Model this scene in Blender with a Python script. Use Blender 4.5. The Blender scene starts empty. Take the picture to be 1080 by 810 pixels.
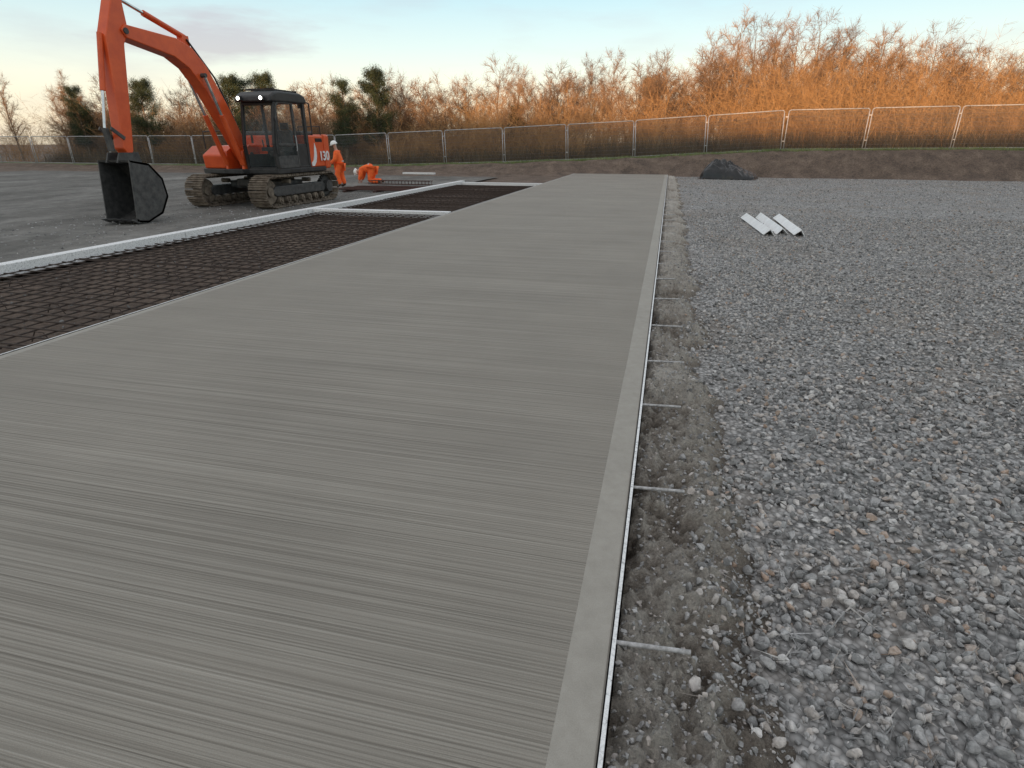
import bpy, bmesh, math, random
import numpy as np
from mathutils import Vector, Matrix, noise as mnoise
R = math.radians
random.seed(7)
rng = np.random.default_rng(11)
scene = bpy.context.scene
COL = scene.collection
scene.view_settings.view_transform = 'Standard'
scene.view_settings.look = 'None'
scene.view_settings.exposure = 0

# ------------------------------------------------------------------ node helpers
def new_mat(name):
    m = bpy.data.materials.new(name); m.use_nodes = True
    nt = m.node_tree; nt.nodes.clear()
    out = nt.nodes.new('ShaderNodeOutputMaterial')
    b = nt.nodes.new('ShaderNodeBsdfPrincipled')
    nt.links.new(b.outputs[0], out.inputs[0])
    return m, nt, b
def setin(nt, node, key, v):
    if isinstance(v, bpy.types.NodeSocket): nt.links.new(v, node.inputs[key])
    else: node.inputs[key].default_value = v
def math_(nt, op, a, b=0.0, c=None, clamp=False):
    n = nt.nodes.new('ShaderNodeMath'); n.operation = op; n.use_clamp = clamp
    setin(nt, n, 0, a); setin(nt, n, 1, b)
    if c is not None: setin(nt, n, 2, c)
    return n.outputs[0]
def coords(nt): return nt.nodes.new('ShaderNodeTexCoord').outputs['Object']
def mapping(nt, v, scale=(1,1,1), loc=(0,0,0)):
    n = nt.nodes.new('ShaderNodeMapping'); nt.links.new(v, n.inputs['Vector'])
    n.inputs['Scale'].default_value = scale; n.inputs['Location'].default_value = loc
    return n.outputs[0]
def noise(nt, v, scale=1, detail=4, rough=.55, dist=0):
    n = nt.nodes.new('ShaderNodeTexNoise'); nt.links.new(v, n.inputs['Vector'])
    n.inputs['Scale'].default_value = scale; n.inputs['Detail'].default_value = detail
    n.inputs['Roughness'].default_value = rough; n.inputs['Distortion'].default_value = dist
    return n.outputs['Fac']
def voro(nt, v, scale, feature='F1', out='Distance'):
    n = nt.nodes.new('ShaderNodeTexVoronoi'); n.feature = feature
    nt.links.new(v, n.inputs['Vector']); n.inputs['Scale'].default_value = scale
    return n.outputs[out]
def ramp(nt, f, stops):
    n = nt.nodes.new('ShaderNodeValToRGB'); e = n.color_ramp.elements
    while len(e) < len(stops): e.new(.5)
    for i, (p, c) in enumerate(stops):
        e[i].position = p
        e[i].color = (c[0], c[1], c[2], 1) if hasattr(c, '__len__') else (c, c, c, 1)
    nt.links.new(f, n.inputs[0]); return n.outputs[0]
def mix(nt, f, a, b, mode='MIX'):
    n = nt.nodes.new('ShaderNodeMixRGB'); n.blend_type = mode
    setin(nt, n, 0, f)
    for k, v in ((1, a), (2, b)):
        if isinstance(v, tuple) and len(v) == 3: v = (*v, 1)
        setin(nt, n, k, v)
    return n.outputs[0]
def bump(nt, b, h, strength=.5, dist=.01):
    n = nt.nodes.new('ShaderNodeBump'); nt.links.new(h, n.inputs['Height'])
    n.inputs['Strength'].default_value = strength; n.inputs['Distance'].default_value = dist
    nt.links.new(n.outputs[0], b.inputs['Normal'])
def pmat(name, c1, c2, scale=5, rough=.6, metal=0, bmp=0, bdist=.01, lo=.35, hi=.65, rvar=.12):
    m, nt, b = new_mat(name); co = coords(nt)
    f = noise(nt, co, scale, 5, .65)
    nt.links.new(ramp(nt, f, [(lo, c1), (hi, c2)]), b.inputs['Base Color'])
    nt.links.new(math_(nt, 'MULTIPLY_ADD', f, rvar*2, rough-rvar), b.inputs['Roughness'])
    b.inputs['Metallic'].default_value = metal
    if bmp: bump(nt, b, noise(nt, co, scale*4, 4, .7), bmp, bdist)
    return m

# ------------------------------------------------------------------ mesh helpers
class MB:
    def __init__(s): s.v = []; s.f = []
    def box(s, c, d, rot=None):
        i = len(s.v); M = rot or Matrix.Identity(3)
        for z in (-.5, .5):
            for y in (-.5, .5):
                for x in (-.5, .5):
                    s.v.append(tuple(Vector(c) + M @ Vector((x*d[0], y*d[1], z*d[2]))))
        for q in ((0,2,3,1),(4,5,7,6),(0,1,5,4),(2,6,7,3),(0,4,6,2),(1,3,7,5)):
            s.f.append([i+k for k in q])
        return s
    def bar(s, p0, p1, w, h):
        p0 = Vector(p0); p1 = Vector(p1); d = p1-p0
        q = d.to_track_quat('Y', 'Z').to_matrix()
        return s.box((p0+p1)/2, (w, d.length, h), q)
    def cyl(s, p0, p1, r0, r1=None, n=10, cap=True):
        r1 = r0 if r1 is None else r1
        p0 = Vector(p0); p1 = Vector(p1); d = (p1-p0).normalized()
        a = d.orthogonal().normalized(); b = d.cross(a); i = len(s.v)
        for p, r in ((p0, r0), (p1, r1)):
            for k in range(n):
                t = 2*math.pi*k/n; s.v.append(tuple(p + (a*math.cos(t)+b*math.sin(t))*r))
        for k in range(n):
            s.f.append([i+k, i+(k+1) % n, i+n+(k+1) % n, i+n+k])
        if cap:
            s.f.append([i+k for k in range(n)][::-1]); s.f.append([i+n+k for k in range(n)])
        return s
    def path(s, pts, r, n=8):
        for a, b in zip(pts[:-1], pts[1:]): s.cyl(a, b, r, r, n)
        return s
    def prism(s, prof, axis, a0, a1):
        def P(p, a):
            return {'x': (a, p[0], p[1]), 'y': (p[0], a, p[1]), 'z': (p[0], p[1], a)}[axis]
        i = len(s.v); n = len(prof)
        for a in (a0, a1):
            for p in prof: s.v.append(P(p, a))
        for k in range(n): s.f.append([i+k, i+(k+1) % n, i+n+(k+1) % n, i+n+k])
        s.f.append([i+k for k in range(n)][::-1]); s.f.append([i+n+k for k in range(n)])
        return s
    def obj(s, name, mat, parent=None, bevel=0, smooth=False, seg=2, label=None):
        me = bpy.data.meshes.new(name); me.from_pydata(s.v, [], s.f); me.update()
        bm = bmesh.new(); bm.from_mesh(me); bmesh.ops.recalc_face_normals(bm, faces=bm.faces)
        bm.to_mesh(me); bm.free()
        if smooth:
            me.polygons.foreach_set('use_smooth', [True]*len(me.polygons))
        me.materials.append(mat)
        o = bpy.data.objects.new(name, me); COL.objects.link(o)
        if parent: o.parent = parent
        if bevel:
            m = o.modifiers.new('Bevel', 'BEVEL'); m.width = bevel; m.segments = seg; m.limit_method = 'ANGLE'
            m.angle_limit = R(35)
        if label: o['label'] = label
        return o
def np_obj(name, V, F, mat, attrs=None, smooth=False):
    V = np.asarray(V, dtype=np.float32); F = np.asarray(F, dtype=np.int32)
    me = bpy.data.meshes.new(name); n, k = F.shape
    me.vertices.add(len(V)); me.vertices.foreach_set('co', V.ravel())
    me.loops.add(n*k); me.loops.foreach_set('vertex_index', F.ravel())
    me.polygons.add(n); me.polygons.foreach_set('loop_start', np.arange(0, n*k, k, dtype=np.int32))
    me.polygons.foreach_set('loop_total', np.full(n, k, dtype=np.int32))
    me.polygons.foreach_set('use_smooth', np.full(n, smooth))
    me.update(calc_edges=True)
    if attrs is not None:
        a = me.attributes.new('tone', 'FLOAT', 'POINT'); a.data.foreach_set('value', np.asarray(attrs, np.float32))
    me.materials.append(mat)
    o = bpy.data.objects.new(name, me); COL.objects.link(o); return o
def tubes(P, Rr, ns=3):
    n, k, _ = P.shape
    d = P[:, -1]-P[:, 0]; d /= np.linalg.norm(d, axis=1, keepdims=True)+1e-9
    ref = np.where(np.abs(d[:, 2:3]) > .8, np.array([[1., 0, 0]]), np.array([[0, 0, 1.]]))
    a = np.cross(d, ref); a /= np.linalg.norm(a, axis=1, keepdims=True); b = np.cross(d, a)
    V = np.zeros((n, k, ns, 3))
    for j in range(ns):
        t = 2*math.pi*j/ns
        V[:, :, j] = P + (a*math.cos(t)+b*math.sin(t))[:, None]*Rr[:, :, None]
    idx = np.arange(n*k*ns).reshape(n, k, ns)
    F = []
    for j in range(ns):
        j2 = (j+1) % ns
        F.append(np.stack([idx[:, :-1, j], idx[:, :-1, j2], idx[:, 1:, j2], idx[:, 1:, j]], -1).reshape(-1, 4))
    return V.reshape(-1, 3), np.concatenate(F)
def merge(parts):
    Vs, Fs, o = [], [], 0
    for V, F in parts:
        Vs.append(V); Fs.append(F+o); o += len(V)
    return np.concatenate(Vs), np.concatenate(Fs)
def thing(name, label, cat, loc=(0, 0, 0), rz=0, group=None):
    e = bpy.data.objects.new(name, None); COL.objects.link(e)
    e.location = loc; e.rotation_euler = (0, 0, rz); e['label'] = label; e['category'] = cat
    if group: e['group'] = group
    return e
def tag(o, label, cat, group=None):
    o['label'] = label; o['category'] = cat
    if group: o['group'] = group
    return o
def copy_thing(root, loc, rz=0, sc=(1, 1, 1), rx=0, ry=0):
    def rec(o, par):
        c = o.copy(); COL.objects.link(c)
        if par is not None: c.parent = par
        for ch in o.children: rec(ch, c)
        return c
    c = rec(root, None); c.location = loc; c.rotation_euler = (rx, ry, rz); c.scale = sc
    return c
def structure(o): o['kind'] = 'structure'; return o
def stuff(o, label, cat): o['kind'] = 'stuff'; o['label'] = label; o['category'] = cat; return o

# ------------------------------------------------------------------ materials
M_slab, nt, b = new_mat('broomed_concrete'); co = coords(nt)
w = noise(nt, mapping(nt, co, (.5, .5, 1)), 1, 2)
sep = nt.nodes.new('ShaderNodeSeparateXYZ'); nt.links.new(co, sep.inputs[0])
yy = math_(nt, 'MULTIPLY_ADD', w, .015, sep.outputs[1])
yy = math_(nt, 'MULTIPLY_ADD', sep.outputs[0], -.012, yy)
cmb = nt.nodes.new('ShaderNodeCombineXYZ'); nt.links.new(sep.outputs[0], cmb.inputs[0]); nt.links.new(yy, cmb.inputs[1]); nt.links.new(sep.outputs[2], cmb.inputs[2])
cw = cmb.outputs[0]
s1 = noise(nt, mapping(nt, cw, (.25, 120, 0)), 1, 1, .5)
s2 = noise(nt, mapping(nt, cw, (.7, 280, 0), (3, 5, 0)), 1, 2, .7)
s3 = noise(nt, mapping(nt, cw, (.12, 1.8, 0), (9, 2, 0)), 1, 4, .6)
wob = noise(nt, mapping(nt, cw, (.4, 7, 0), (1, 7, 0)), 1, 1)
wv = math_(nt, 'SINE', math_(nt, 'ADD', math_(nt, 'MULTIPLY', yy, 6.2832/.0135), math_(nt, 'MULTIPLY', wob, 14)))
gr = noise(nt, co, 260, 2, .7)
bl = noise(nt, co, .8, 5, .65)
mL = math_(nt, 'GREATER_THAN', math_(nt, 'MULTIPLY_ADD', w, .012, sep.outputs[0]), -.122)
mR = math_(nt, 'LESS_THAN', sep.outputs[0], -4.70)
edge = math_(nt, 'ADD', mL, mR, clamp=True)
st = math_(nt, 'ADD', math_(nt, 'MULTIPLY', s1, .52), math_(nt, 'MULTIPLY', s2, .48))
st = math_(nt, 'MULTIPLY_ADD', wv, .035, st)
cst = ramp(nt, st, [(.32, (.155, .140, .118)), (.43, (.225, .206, .178)), (.53, (.292, .270, .236)), (.66, (.350, .327, .290))])
tone = ramp(nt, s3, [(.3, (.93, .93, .93)), (.7, (1.05, 1.05, 1.05))])
c = mix(nt, 1, cst, tone, 'MULTIPLY')
c = mix(nt, 1, c, ramp(nt, bl, [(.3, .91), (.7, 1.06)]), 'MULTIPLY')
smooth = mix(nt, 1, ramp(nt, noise(nt, co, 14, 5, .7), [(.3, (.300, .282, .250)), (.7, (.360, .340, .305))]), ramp(nt, bl, [(.3, .94), (.7, 1.05)]), 'MULTIPLY')
c = mix(nt, edge, c, smooth)
c = mix(nt, 1, c, ramp(nt, gr, [(.3, .9), (.7, 1.08)]), 'MULTIPLY')
nt.links.new(c, b.inputs['Base Color'])
b.inputs['Roughness'].default_value = .78
hh = math_(nt, 'MULTIPLY', st, math_(nt, 'SUBTRACT', 1.0, edge))
hh = math_(nt, 'MULTIPLY_ADD', gr, .06, hh)
bump(nt, b, hh, .9, .009)

M_gravel, nt, b = new_mat('crushed_stone_ground'); co = coords(nt)
vc = voro(nt, co, 34, out='Color'); vd = voro(nt, co, 34)
sepc = nt.nodes.new('ShaderNodeSeparateXYZ'); nt.links.new(vc, sepc.inputs[0])
c = ramp(nt, sepc.outputs[0], [(0, (.20, .198, .196)), (.5, (.35, .347, .345)), (.85, (.50, .49, .485)), (1, (.66, .65, .64))])
dk = ramp(nt, vd, [(.3, 1.0), (.75, .42)])
c = mix(nt, 1, c, dk, 'MULTIPLY')
patch = noise(nt, co, .5, 5, .65)
c = mix(nt, ramp(nt, patch, [(.48, 0), (.66, .65)]), c, (.235, .20, .17))
c = mix(nt, 1, c, ramp(nt, noise(nt, co, 2.5, 3), [(.3, .88), (.7, 1.1)]), 'MULTIPLY')
nt.links.new(c, b.inputs['Base Color']); b.inputs['Roughness'].default_value = .85
bump(nt, b, math_(nt, 'MULTIPLY', vd, -1), 1, .02)

M_stone, nt, b = new_mat('crushed_stone'); co = coords(nt)
at = nt.nodes.new('ShaderNodeAttribute'); at.attribute_name = 'tone'
c = ramp(nt, at.outputs['Fac'], [(0, (.15, .15, .15)), (.38, (.28, .279, .28)), (.64, (.41, .408, .408)), (.74, (.41, .37, .34)), (.92, (.56, .55, .54)), (.96, (.38, .30, .245)), (1, (.40, .29, .225))])
n1 = noise(nt, co, 55, 4, .7)
c = mix(nt, 1, c, ramp(nt, n1, [(.3, .62), (.7, 1.3)]), 'MULTIPLY')
geo = nt.nodes.new('ShaderNodeNewGeometry'); sg = nt.nodes.new('ShaderNodeSeparateXYZ'); nt.links.new(geo.outputs['Normal'], sg.inputs[0])
fr = math_(nt, 'MULTIPLY', ramp(nt, sg.outputs[2], [(.55, 0), (1, .3)]), ramp(nt, noise(nt, co, 120, 2, .7), [(.42, 0), (.62, 1)]))
c = mix(nt, fr, c, (.60, .60, .60))
nt.links.new(c, b.inputs['Base Color']); b.inputs['Roughness'].default_value = .78
bump(nt, b, n1, .5, .006)

M_soil, nt, b = new_mat('frosty_soil_spoil'); co = coords(nt)
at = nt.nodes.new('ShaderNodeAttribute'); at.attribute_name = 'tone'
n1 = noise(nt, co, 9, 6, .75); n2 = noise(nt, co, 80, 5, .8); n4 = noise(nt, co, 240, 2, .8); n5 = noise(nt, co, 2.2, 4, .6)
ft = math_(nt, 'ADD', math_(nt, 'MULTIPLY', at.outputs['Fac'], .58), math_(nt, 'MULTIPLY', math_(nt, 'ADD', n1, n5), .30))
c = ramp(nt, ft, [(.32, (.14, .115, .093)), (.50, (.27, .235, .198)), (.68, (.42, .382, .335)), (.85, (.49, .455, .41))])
c = mix(nt, 1, c, ramp(nt, n2, [(.3, .5), (.7, 1.4)]), 'MULTIPLY')
c = mix(nt, ramp(nt, n4, [(.6, 0), (.7, .5)]), c, (.55, .55, .54))
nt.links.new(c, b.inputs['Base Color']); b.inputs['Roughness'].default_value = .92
bump(nt, b, math_(nt, 'ADD', math_(nt, 'MULTIPLY', n4, .35), n2), 1, .025)

M_ground, nt, b = new_mat('site_earth'); co = coords(nt)
n1 = noise(nt, co, 1.6, 6, .7); n2 = noise(nt, co, 14, 5, .75); n3 = noise(nt, co, 45, 3, .7)
c = ramp(nt, n1, [(.3, (.085, .062, .048)), (.5, (.15, .108, .083)), (.7, (.235, .175, .135))])
c = mix(nt, 1, c, ramp(nt, n2, [(.3, .5), (.7, 1.5)]), 'MULTIPLY')
c = mix(nt, ramp(nt, n3, [(.60, 0), (.70, .5)]), c, (.36, .36, .35))
nt.links.new(c, b.inputs['Base Color']); b.inputs['Roughness'].default_value = .92
bump(nt, b, math_(nt, 'ADD', n2, n1), 1, .08)

M_hard, nt, b = new_mat('compacted_fines'); co = coords(nt)
n1 = noise(nt, mapping(nt, co, (.5, .18, 1)), 1, 6, .7); n2 = noise(nt, co, 3, 6, .75); n3 = noise(nt, co, 60, 3, .8)
c = ramp(nt, n1, [(.35, (.085, .079, .071)), (.5, (.145, .138, .127)), (.66, (.23, .222, .208))])
c = mix(nt, 1, c, ramp(nt, n2, [(.3, .6), (.7, 1.35)]), 'MULTIPLY')
c = mix(nt, ramp(nt, n3, [(.58, 0), (.68, .5)]), c, (.36, .36, .36))
nt.links.new(c, b.inputs['Base Color']); b.inputs['Roughness'].default_value = .85
bump(nt, b, math_(nt, 'ADD', n2, math_(nt, 'MULTIPLY', n3, .3)), 1, .06)

M_grass = pmat('verge_grass', (.07, .095, .035), (.16, .18, .08), 6, .85, bmp=.6, bdist=.04)
M_blade = pmat('grass_blades', (.12, .17, .05), (.25, .28, .13), 1.2, .7)
M_dead = pmat('dead_grass', (.08, .056, .034), (.18, .13, .075), .8, .85)
M_sun_blocker = pmat('sun_blocker_slope', (.05, .06, .03), (.10, .10, .05), .1, .9)
M_rust = pmat('rusty_steel', (.030, .021, .018), (.075, .052, .042), 30, .8, .1, bmp=.3, bdist=.002)
M_redrust = pmat('dark_red_rusty_steel', (.05, .024, .02), (.11, .056, .046), 30, .8, .2, bmp=.3, bdist=.002)
M_bar = pmat('mill_steel', (.26, .26, .26), (.55, .55, .56), 40, .5, .15, bmp=.3, bdist=.002)
M_frost, nt, b = new_mat('frosted_form_paint'); co = coords(nt)
f = noise(nt, co, 60, 5, .8)
nt.links.new(ramp(nt, f, [(.34, (.18, .18, .18)), (.41, (.6, .61, .62)), (.55, (.84, .85, .86))]), b.inputs['Base Color'])
b.inputs['Roughness'].default_value = .7; bump(nt, b, f, .4, .004)
M_form = pmat('form_steel_side', (.03, .03, .03), (.10, .10, .10), 20, .6, .3, bmp=.4, bdist=.003)
M_white = pmat('white_coated_angle', (.74, .75, .76), (.88, .89, .9), 7, .5, bmp=.15, bdist=.003)
M_galv = pmat('galvanised_tube', (.34, .34, .35), (.50, .50, .51), 9, .45, .15)
M_wire = pmat('galvanised_wire', (.18, .18, .185), (.28, .28, .29), 9, .5, .2)
M_conc = pmat('concrete_block', (.22, .22, .21), (.35, .35, .33), 9, .85, bmp=.4)
M_tarp = pmat('black_plastic_sheet', (.006, .007, .008), (.018, .02, .023), 4, .32, bmp=.2, bdist=.02)
M_orange = pmat('orange_machine_paint', (.60, .075, .015), (.72, .11, .025), 3, .42, bmp=.04)
M_black = pmat('black_machine_paint', (.012, .012, .013), (.035, .035, .036), 6, .5)
M_dgrey = pmat('dark_grey_steel', (.04, .04, .042), (.10, .098, .095), 8, .6, .2, bmp=.2)
M_track = pmat('muddy_track_steel', (.07, .052, .039), (.25, .205, .16), 6, .9, .05, bmp=.6, bdist=.015)
M_chrome = pmat('cylinder_rod', (.5, .5, .5), (.7, .7, .7), 5, .2, 1)
M_decal = pmat('white_decal', (.7, .7, .7), (.8, .8, .8), 5, .5)
M_hivis = pmat('hi_vis_orange', (.90, .11, .02), (1.0, .19, .035), 9, .75, bmp=.4, bdist=.02)
M_refl = pmat('reflective_tape', (.40, .40, .38), (.52, .52, .5), 9, .5)
M_skin = pmat('skin', (.45, .26, .19), (.55, .33, .25), 20, .55)
M_helm = pmat('white_helmet', (.80, .80, .78), (.88, .88, .86), 5, .35)
M_boot = pmat('boots', (.03, .022, .016), (.07, .05, .035), 9, .7)
M_feat = pmat('dark_features', (.05, .025, .02), (.09, .04, .03), 9, .6)
def twigmat(name, stops):
    m, nt, b = new_mat(name); co = coords(nt)
    oi = nt.nodes.new('ShaderNodeObjectInfo'); f = noise(nt, co, .45, 4, .7)
    f2 = math_(nt, 'ADD', math_(nt, 'MULTIPLY', f, .7), math_(nt, 'MULTIPLY', oi.outputs['Random'], .3))
    nt.links.new(ramp(nt, f2, stops), b.inputs['Base Color']); b.inputs['Roughness'].default_value = .85
    return m
M_twig = twigmat('willow_twigs', [(.28, (.13, .08, .045)), (.43, (.29, .165, .075)), (.63, (.45, .265, .115))])
M_twig2 = twigmat('winter_twigs', [(.3, (.15, .095, .06)), (.5, (.27, .165, .095)), (.7, (.40, .26, .15))])
M_bark = pmat('winter_bark', (.12, .085, .06), (.34, .25, .17), 2.5, .85, bmp=.5)
M_needle, nt, b = new_mat('pine_needles'); co = coords(nt)
nt.links.new(ramp(nt, noise(nt, co, 1.4, 3), [(.3, (.018, .03, .012)), (.7, (.065, .085, .03))]), b.inputs['Base Color']); b.inputs['Roughness'].default_value = .7
M_glass, nt, b = new_mat('cab_glass')
nt.links.new(ramp(nt, noise(nt, coords(nt), 3, 3), [(.3, (.10, .12, .125)), (.7, (.18, .21, .215))]), b.inputs['Base Color'])
b.inputs['Roughness'].default_value = .04
b.inputs['Alpha'].default_value = .22
M_lamp, nt, b = new_mat('lit_lamp'); b.inputs['Emission Color'].default_value = (1, .95, .85, 1); b.inputs['Emission Strength'].default_value = 7

# ------------------------------------------------------------------ terrain
def fence_y(x): return 36.6-(x-6)*.0432
HX = [-60, -21.8, -9.9, -1.95, 6, 30]; HH = [-.03, -.03, .35, .68, 1.12, 1.3]
def gh(x, y, nz=True):
    hf = float(np.interp(x, HX, HH)); s = y-fence_y(x)
    t = min(1, max(0, (s+3.3)/2.5)); t = t*t*(3-2*t)
    h = -.22+(hf+.22)*t
    if nz:
        a = .16*max(0, 1-abs(s+2.2)/2.2)+.012
        h += a*mnoise.fractal(Vector((x*.7, y*.7, 3)), 1, 2, 4)
        if s > 4: h += .25*mnoise.noise(Vector((x*.08, y*.08, 1)))*min(1, (s-4)/10)
    return h
def axis(pts):
    out = []
    for a, b_, st_ in pts: out += list(np.arange(a, b_, st_))
    return np.array(out+[pts[-1][1]])
xs = axis([(-600, -80, 40), (-80, -24, 3), (-24, 14, .3), (14, 60, 2.3), (60, 600, 40)])
ys = axis([(-600, -10, 40), (-10, 30, 1), (30, 40, .25), (40, 80, 2), (80, 1000, 60)])
V = np.array([(x, y, gh(x, y)) for y in ys for x in xs]); nx = len(xs); ny = len(ys)
def gridF(nx, ny):
    i = np.arange((nx-1)*(ny-1)); r = i//(nx-1); q = i % (nx-1); a = r*nx+q
    return np.stack([a, a+1, a+nx+1, a+nx], -1)
structure(np_obj('ground', V, gridF(nx, ny), M_ground, smooth=True))
# unseen ridge added behind the viewpoint, shaped to keep low sun off the site
hx = np.linspace(-320, 320, 90); hp = [(-150, 0), (-125, .55), (-105, .9), (-92, 1), (-80, .8), (-66, .35), (-55, 0)]
def ridge(x): return 13.9+1.0*mnoise.noise(Vector((x*.05, 0, 0)))+.6*mnoise.noise(Vector((x*.2, 4, 0)))-.05*max(-30, min(25, x+10))
V = np.array([(x, y, -.25+f_*ridge(x)) for (y, f_) in hp for x in hx])
structure(np_obj('sun_blocker_hill', V, gridF(90, len(hp)), M_sun_blocker, smooth=True))

SW = 4.78; SE = 32.3
mb = MB()
prof = [(0, -.195), (0, -.006), (-.006, 0), (-SW+.006, 0), (-SW, -.006), (-SW, -.195)]
mb.prism(prof, 'y', -4, SE); structure(mb.obj('concrete_pavement', M_slab))

def sheet(name, x0, x1, y0, y1, mat, step, hf):
    X = np.arange(x0, x1+step/2, step); Y = np.arange(y0, y1+step/2, step)
    V = [(x, y, hf(x, y)) for y in Y for x in X]
    return np_obj(name, V, gridF(len(X), len(Y)), mat, smooth=True)
def hardh(x, y):
    rut = .03*max(0, 1-abs(((x+10.4+.3*math.sin(y*.2)) % 2.1)-1.0)/.28) if x < -9.4 else 0
    return -.16+.018*mnoise.fractal(Vector((x, y, 7)), 1, 2, 3)-.5*rut
def gravh(x, y): return -.150+.014*mnoise.noise(Vector((x*.8, y*.8, 7)))
structure(sheet('hardstanding', -40, -8.62, -8, 31, M_hard, .2, hardh))
structure(sheet('gravel_ground', .3, 26, -6, 33.4, M_gravel, .25, gravh))

def soilh(x, y):
    wd = .56+.18*mnoise.noise(Vector((0, y*1.0, 5)))+.12*mnoise.noise(Vector((0, y*4, 5)))
    e = min(1, max(0, (wd-x)/.28)); e = e*e*(3-2*e)
    wx = x+.05*mnoise.noise(Vector((x*8, y*8, 3)))
    big = mnoise.noise(Vector((x*2.8, y*1.7, 1)))
    rid = 1-abs(mnoise.noise(Vector((wx*6, y*5, 2))))*2.4
    cl_ = mnoise.voronoi(Vector((wx*17, y*17, 1)))[0]; clod = max(0, 1-cl_[0]*1.7)
    h = .036+.095*big+.026*rid+.040*clod*(.55+mnoise.noise(Vector((x*4, y*4, 8))))+.040*mnoise.fractal(Vector((x*15, y*15, 9)), .6, 2, 5)
    h -= .05*max(0, 1-x/.07)
    return min(-.014, -.165+e*(.045+h))
X = np.arange(.022, .86, .0105); Yn = np.concatenate([np.arange(-.3, 4.5, .0105), np.arange(4.5, 12, .024), np.arange(12, 32.3, .08)])
V = np.array([(x, y, soilh(x, y)) for y in Yn for x in X])
structure(np_obj('soil_verge', V, gridF(len(X), len(Yn)), M_soil, attrs=np.clip((V[:, 2]+.165)/.115, 0, 1), smooth=True))  # tone follows height: cavity shade painted in, hollows dark and mound tops light

# ------------------------------------------------------------------ stones
def hull(seed, n=13, bev=0):
    r = np.random.default_rng(seed); p = r.normal(size=(n, 3)); p /= np.linalg.norm(p, axis=1, keepdims=True)
    p *= r.uniform(.8, 1.05, (n, 1)); p *= np.array([1, r.uniform(.65, .95), r.uniform(.5, .8)])
    bm = bmesh.new(); [bm.verts.new(q) for q in p]
    res = bmesh.ops.convex_hull(bm, input=bm.verts)
    bmesh.ops.delete(bm, geom=[g for g in bm.verts if not g.link_faces], context='VERTS')
    if bev: bmesh.ops.bevel(bm, geom=list(bm.edges), offset=bev, segments=1, affect='EDGES', profile=.5)
    bmesh.ops.triangulate(bm, faces=bm.faces)
    bm.verts.index_update(); v = np.array([q.co[:] for q in bm.verts]); f = np.array([[w_.index for w_ in q.verts] for q in bm.faces])
    bm.free(); return v, f
T_near = [hull(i, 14, .12) for i in range(14)]; T_far = [hull(50+i, 12) for i in range(14)]
def stones(pos, size, T, tone):
    parts = []; tn = []; ids = rng.integers(0, len(T), len(pos))
    for k, (tv, tf) in enumerate(T):
        m = ids == k; n = m.sum()
        if not n: continue
        q = rng.normal(size=(n, 4)); q /= np.linalg.norm(q, axis=1, keepdims=True)
        q[:, 1:3] *= .45; q /= np.linalg.norm(q, axis=1, keepdims=True)
        w_, x, y, z = q.T
        M = np.stack([1-2*(y*y+z*z), 2*(x*y-z*w_), 2*(x*z+y*w_), 2*(x*y+z*w_), 1-2*(x*x+z*z), 2*(y*z-x*w_), 2*(x*z-y*w_), 2*(y*z+x*w_), 1-2*(x*x+y*y)], -1).reshape(n, 3, 3)
        vv = np.einsum('nij,vj->nvi', M, tv)*size[m][:, None, None]+pos[m][:, None]
        ff = tf[None]+(np.arange(n)*len(tv))[:, None, None]
        parts.append((vv.reshape(-1, 3), ff.reshape(-1, 3))); tn.append(np.repeat(tone[m], len(tv)))
    V, F = merge(parts); return V, F, np.concatenate(tn)
def field(x0, x1, y0, y1, dens, smin, smax, xlim=None, power=1.5):
    n = int((x1-x0)*(y1-y0)*dens); x = rng.uniform(x0, x1, n); y = rng.uniform(y0, y1, n)
    k = np.ones(n, bool)
    if xlim: k &= x < xlim[0]+xlim[1]*y
    bd = .48+.12*np.sin(y*2.1)+.07*np.sin(y*5.7+1)+.05*np.sin(y*17)
    pr = np.clip((x-bd+.38)/.64, .0, 1)**1.8
    k &= rng.random(n) < pr
    x, y = x[k], y[k]; n = len(x)
    s = smin+(smax-smin)*rng.random(n)**power
    zz = np.array([max(soilh(a, b_) if a < .86 else -1, gravh(a, b_)) for a, b_ in zip(x, y)])
    z = zz+rng.uniform(-.15, .65, n)*s
    return np.stack([x, y, z], -1), s
parts = []; tones = []
for a, T in (((.25, 3.2, .3, 2.3, 1700, .008, .034, (1.0, .85)), T_near), ((.25, 4.6, 2.3, 4.6, 1450, .009, .032, (1.0, .85)), T_far), ((.25, 8, 4.6, 8.5, 1000, .010, .029, (1.0, .85)), T_far),
          ((.3, 13, 8.5, 16, 380, .011, .030, (1.0, .8)), T_far), ((.3, 20, 16, 33, 50, .015, .035, None), T_far)):
    P_, S_ = field(*a[:7], xlim=a[7], power=1.8); V, F, t = stones(P_, S_, T, rng.random(len(P_))); parts.append((V, F)); tones.append(t)
V, F = merge(parts)
stuff(np_obj('gravel', V, F, M_stone, np.concatenate(tones)), 'loose grey crushed stone beside the new pavement', 'gravel')
n = 18000; x = rng.uniform(.03, .78, n); y = .3+10*rng.random(n)**1.7
s = .002+.014*rng.random(n)**4
z = np.array([soilh(a, b_) for a, b_ in zip(x, y)])+s*.3
V, F, t = stones(np.stack([x, y, z], -1), s, T_far, .2+rng.random(n)*.6)
n = 2600; x = rng.uniform(-14, -8.75, n); y = rng.uniform(-2, 22, n); s = rng.uniform(.01, .035, n)
V2, F2, t2 = stones(np.stack([x, y, np.array([hardh(a, b_) for a, b_ in zip(x, y)])], -1), s, T_far, rng.random(n)*.7)
n = 2500; x = rng.uniform(-8.4, -4.85, n); y = rng.uniform(0, 24, n); s = .008+.025*rng.random(n)**3
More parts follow.
